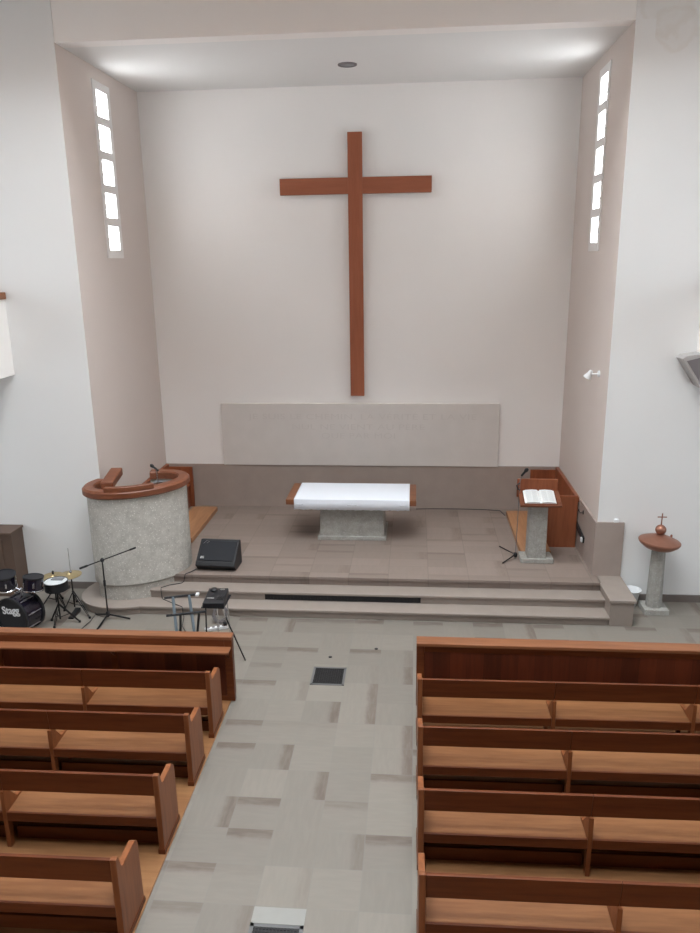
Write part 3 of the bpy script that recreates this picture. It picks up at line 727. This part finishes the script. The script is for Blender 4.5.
# brown cabinet at far left
t = thing('wooden_cabinet', 'brown wooden cabinet against the front wall behind the drums', 'cabinet', (-5.9, -3.3, 0))
MB().box(-.45, .44, -.16, .19, 0, 1.03).build('body', 'brown', t, .006)
MB().box(-.48, .46, -.20, .19, 1.03, 1.07).build('top_board', 'brown', t, .006)
MB().box(-.40, .28, -.175, -.16, .12, .95).build('front_panel', 'brown', t, .006)
MB().disc_along((.20, -.175, .55), (0, -1, 0), [(.012, 0), (.014, .02), (.001, .024)], 12).build('knob', 'blackm', t)

# ------------------------------------------------------------------ floor grates
def grate(y0, y1, lab):
    t = thing('floor_grate', lab, 'floor grate', (-.37, (y0 + y1) / 2, 0)); h = (y1 - y0) / 2
    MB().box(-.21, .21, -h, -h + .03, 0, .006).box(-.21, .21, h - .03, h, 0, .006).box(-.21, -.18, -h, h, 0, .006).box(.18, .21, -h, h, 0, .006).build('frame', 'gratef', t)
    MB().box(-.18, .18, -h + .03, h - .03, 0, .0015).build('pit_shade', 'black', t)  # flat black sheet standing in for the shaded hollow under the bars
    mb = MB(); n = 13
    for i in range(n):
        x = -.18 + .36 * (i + .5) / n; mb.box(x - .0045, x + .0045, -h + .03, h - .03, .002, .005)
    for i in range(n):
        y = -h + .03 + (2 * h - .06) * (i + .5) / n; mb.box(-.18, .18, y - .0045, y + .0045, .002, .0052)
    mb.build('mesh_bars', 'grate', t)
grate(-5.71, -5.29, 'square dark iron floor grate in the aisle near the steps')
grate(-9.60, -9.17, 'dark iron floor grate at the bottom edge of the aisle beside a pale strip')
tag(MB().box(-.58, -.16, -9.165, -9.01, 0, .004).build('stone_strip', 'pale'), 'pale stone strip beside the floor grate at the near end of the aisle', 'stone strip')
for x, y, lab in ((-.40, -5.03, 'small dark floor plug just beyond the far floor grate'), (.19, -4.78, 'small dark floor plug right of the far grate, nearest the steps')):
    tag(MB().lathe([(.024, 0), (.024, .004), (.012, .006), (.001, .006)], 16, (x, y, 0)).build('floor_plug', 'black', None, 0, True), lab, 'floor plug')

# ------------------------------------------------------------------ front partitions and pews
BAY, NB = 1.41, 3; PL = BAY * NB
def partition(x0, x1, ledge, yc, cap_d, lab, inner):
    """x0<x1; inner = x of the aisle end"""
    t = thing('front_partition', lab, 'partition', (x0, 0, .012)); w = x1 - x0
    yf = yc
    MB().box(.02, w - .02, yf, yf + .03, .06, .79).build('plank_panel', 'planks', t)
    MB().box(0, w, yf + .115 - cap_d, yf + .115, .79, .828).build('cap_rail', 'cap', t, .005)
    MB().box(0, w, yf - .008, yf + .06, 0, .06).build('plinth', 'wood', t, .003)
    for a in (0, w - .09): MB().box(a, a + .09, yf - .012, yf + .075, .06, .79).build('end_stile', 'endw' if False else 'wood', t, .003)
    MB().box(.09, w - .09, yf - .012, yf + .004, .70, .79).build('top_frame', 'wood', t, .003)
    for i in range(1, NB if ledge else 1):
        MB().box(i * w / NB - .04, i * w / NB + .04, yf - .010, yf + .004, .06, .70).build('stile', 'wood', t, .003)
    if ledge:
        MB().box(.01, w - .012, yf - .16, yf - .012, .685, .71).build('book_ledge', 'cap', t, .004)
        for i in range(NB + 1):
            x = min(max(i * w / NB, .03), w - .05)
            MB().prism([(yf - .012, .685), (yf - .13, .685), (yf - .012, .56)], 0, x - .012, x + .012).build('bracket', 'wood', t)
    return t
pl_ = partition(-5.69, -1.462, True, -6.085, .125, 'long wooden pew front with a book ledge left of the aisle', 0)
pl_.rotation_euler = (0, 0, .009); pl_.location.y = -.078
partition(.715, 4.95, False, -6.095, .175, 'long wooden pew front of plain dark planks right of the aisle', 0)

def make_pew(label, group):
    t = thing('pew', label, 'pew', (0, 0, .012), 0, group)
    ep = [(0, 0), (.43, 0), (.42, .55), (.405, .615), (.36, .65), (.10, .66), (.08, .685), (.042, .795), (.0, .795)]
    T_ = .05
    for x in (0, PL - T_):
        e = MB().prism(ep, 0, x, x + T_).build('end_panel', 'endw', t, .006)
        MB().box(x - .006, x + T_ + .006, -.006, .436, 0, .05).build('plinth', 'wood', e)
    dv = [(.004, 0), (.06, 0), (.07, .22), (.33, .22), (.345, 0), (.40, 0), (.40, .32), (.40, .355), (.20, .39), (.09, .53), (.058, .572), (.002, .572)]
    for i in range(1, NB): MB().prism(dv, 0, i * BAY - .018, i * BAY + .018).build('divider', 'endw', t)  # paler wood stands in for light catching the divider sides
    for i in range(NB):
        a = i * BAY + (T_ if i == 0 else .02); b = (i + 1) * BAY - (T_ if i == NB - 1 else .02)
        MB().prism([(.026, .572), (.054, .572), (.033, .790), (.002, .790)], 0, i * BAY + (T_ if i == 0 else .0015), (i + 1) * BAY - (T_ if i == NB - 1 else .0015)).build('backrest', 'wood', t, .004)
        MB().prism([(.022, .360), (.40, .370), (.425, .358), (.425, .345), (.022, .330)], 0, a, b).build('seat', 'seat', t, .003)
        MB().box(a, b, .0, .022, .278, .367).build('rear_apron', 'wood', t, .003)
        MB().box(a, b, .37, .392, .06, .34).build('added_shade_board', 'wood', t)  # invented board, added to make the space under the seat dark
        MB().box(a, b, .12, .145, .0, .125).build('stretcher', 'wood', t, .003)
    return t
LX, RX = -1.475 - PL, .725
ys = [-6.85, -7.68, -8.55, -9.44]; yl = [y - .085 for y in (-6.82, -7.60, -8.49, -9.425)]
lab = lambda side, what: 'wooden pew %s the aisle, %s' % (side, what)
words = ['front row, just behind the partition', 'second row from the partition', 'third row from the partition', 'fourth row, nearest the viewer']
p0 = make_pew(lab('left of', words[0]), 'pews left of the aisle'); p0.location = (LX, yl[0], .012); p0.rotation_euler = (0, 0, .012)
for i in range(1, 4): dup(p0, (LX, yl[i], .012), lab('left of', words[i]), 'pews left of the aisle')
for i in range(4): dup(p0, (RX, ys[i], .012), lab('right of', words[i]), 'pews right of the aisle')

# ------------------------------------------------------------------ world, camera, view
w = bpy.data.worlds.new('overcast'); bpy.context.scene.world = w; w.use_nodes = True
w.node_tree.nodes['Background'].inputs[0].default_value = (.85, .93, 1, 1)
w.node_tree.nodes['Background'].inputs[1].default_value = 1.0

f, yaw, pitch, roll = 755.25, .0865, .2660, -.0143
cam = bpy.data.cameras.new('camera'); co = bpy.data.objects.new('camera', cam); C.objects.link(co)
fw = Vector((-math.sin(yaw) * math.cos(pitch), math.cos(yaw) * math.cos(pitch), -math.sin(pitch)))
rt = Vector((math.cos(yaw), math.sin(yaw), 0)); up = rt.cross(fw)
rt, up = math.cos(roll) * rt + math.sin(roll) * up, -math.sin(roll) * rt + math.cos(roll) * up
co.matrix_world = Matrix(((rt.x, up.x, -fw.x, .6597), (rt.y, up.y, -fw.y, -13.8527), (rt.z, up.z, -fw.z, 5.0), (0, 0, 0, 1)))
cam.sensor_fit = 'VERTICAL'; cam.sensor_height = 24; cam.lens = f / 933 * 24
bpy.context.scene.camera = co
vs = bpy.context.scene.view_settings
vs.view_transform = 'Standard'; vs.look = 'None'; vs.gamma = 1; vs.use_curve_mapping = False
vs.exposure = -0.13
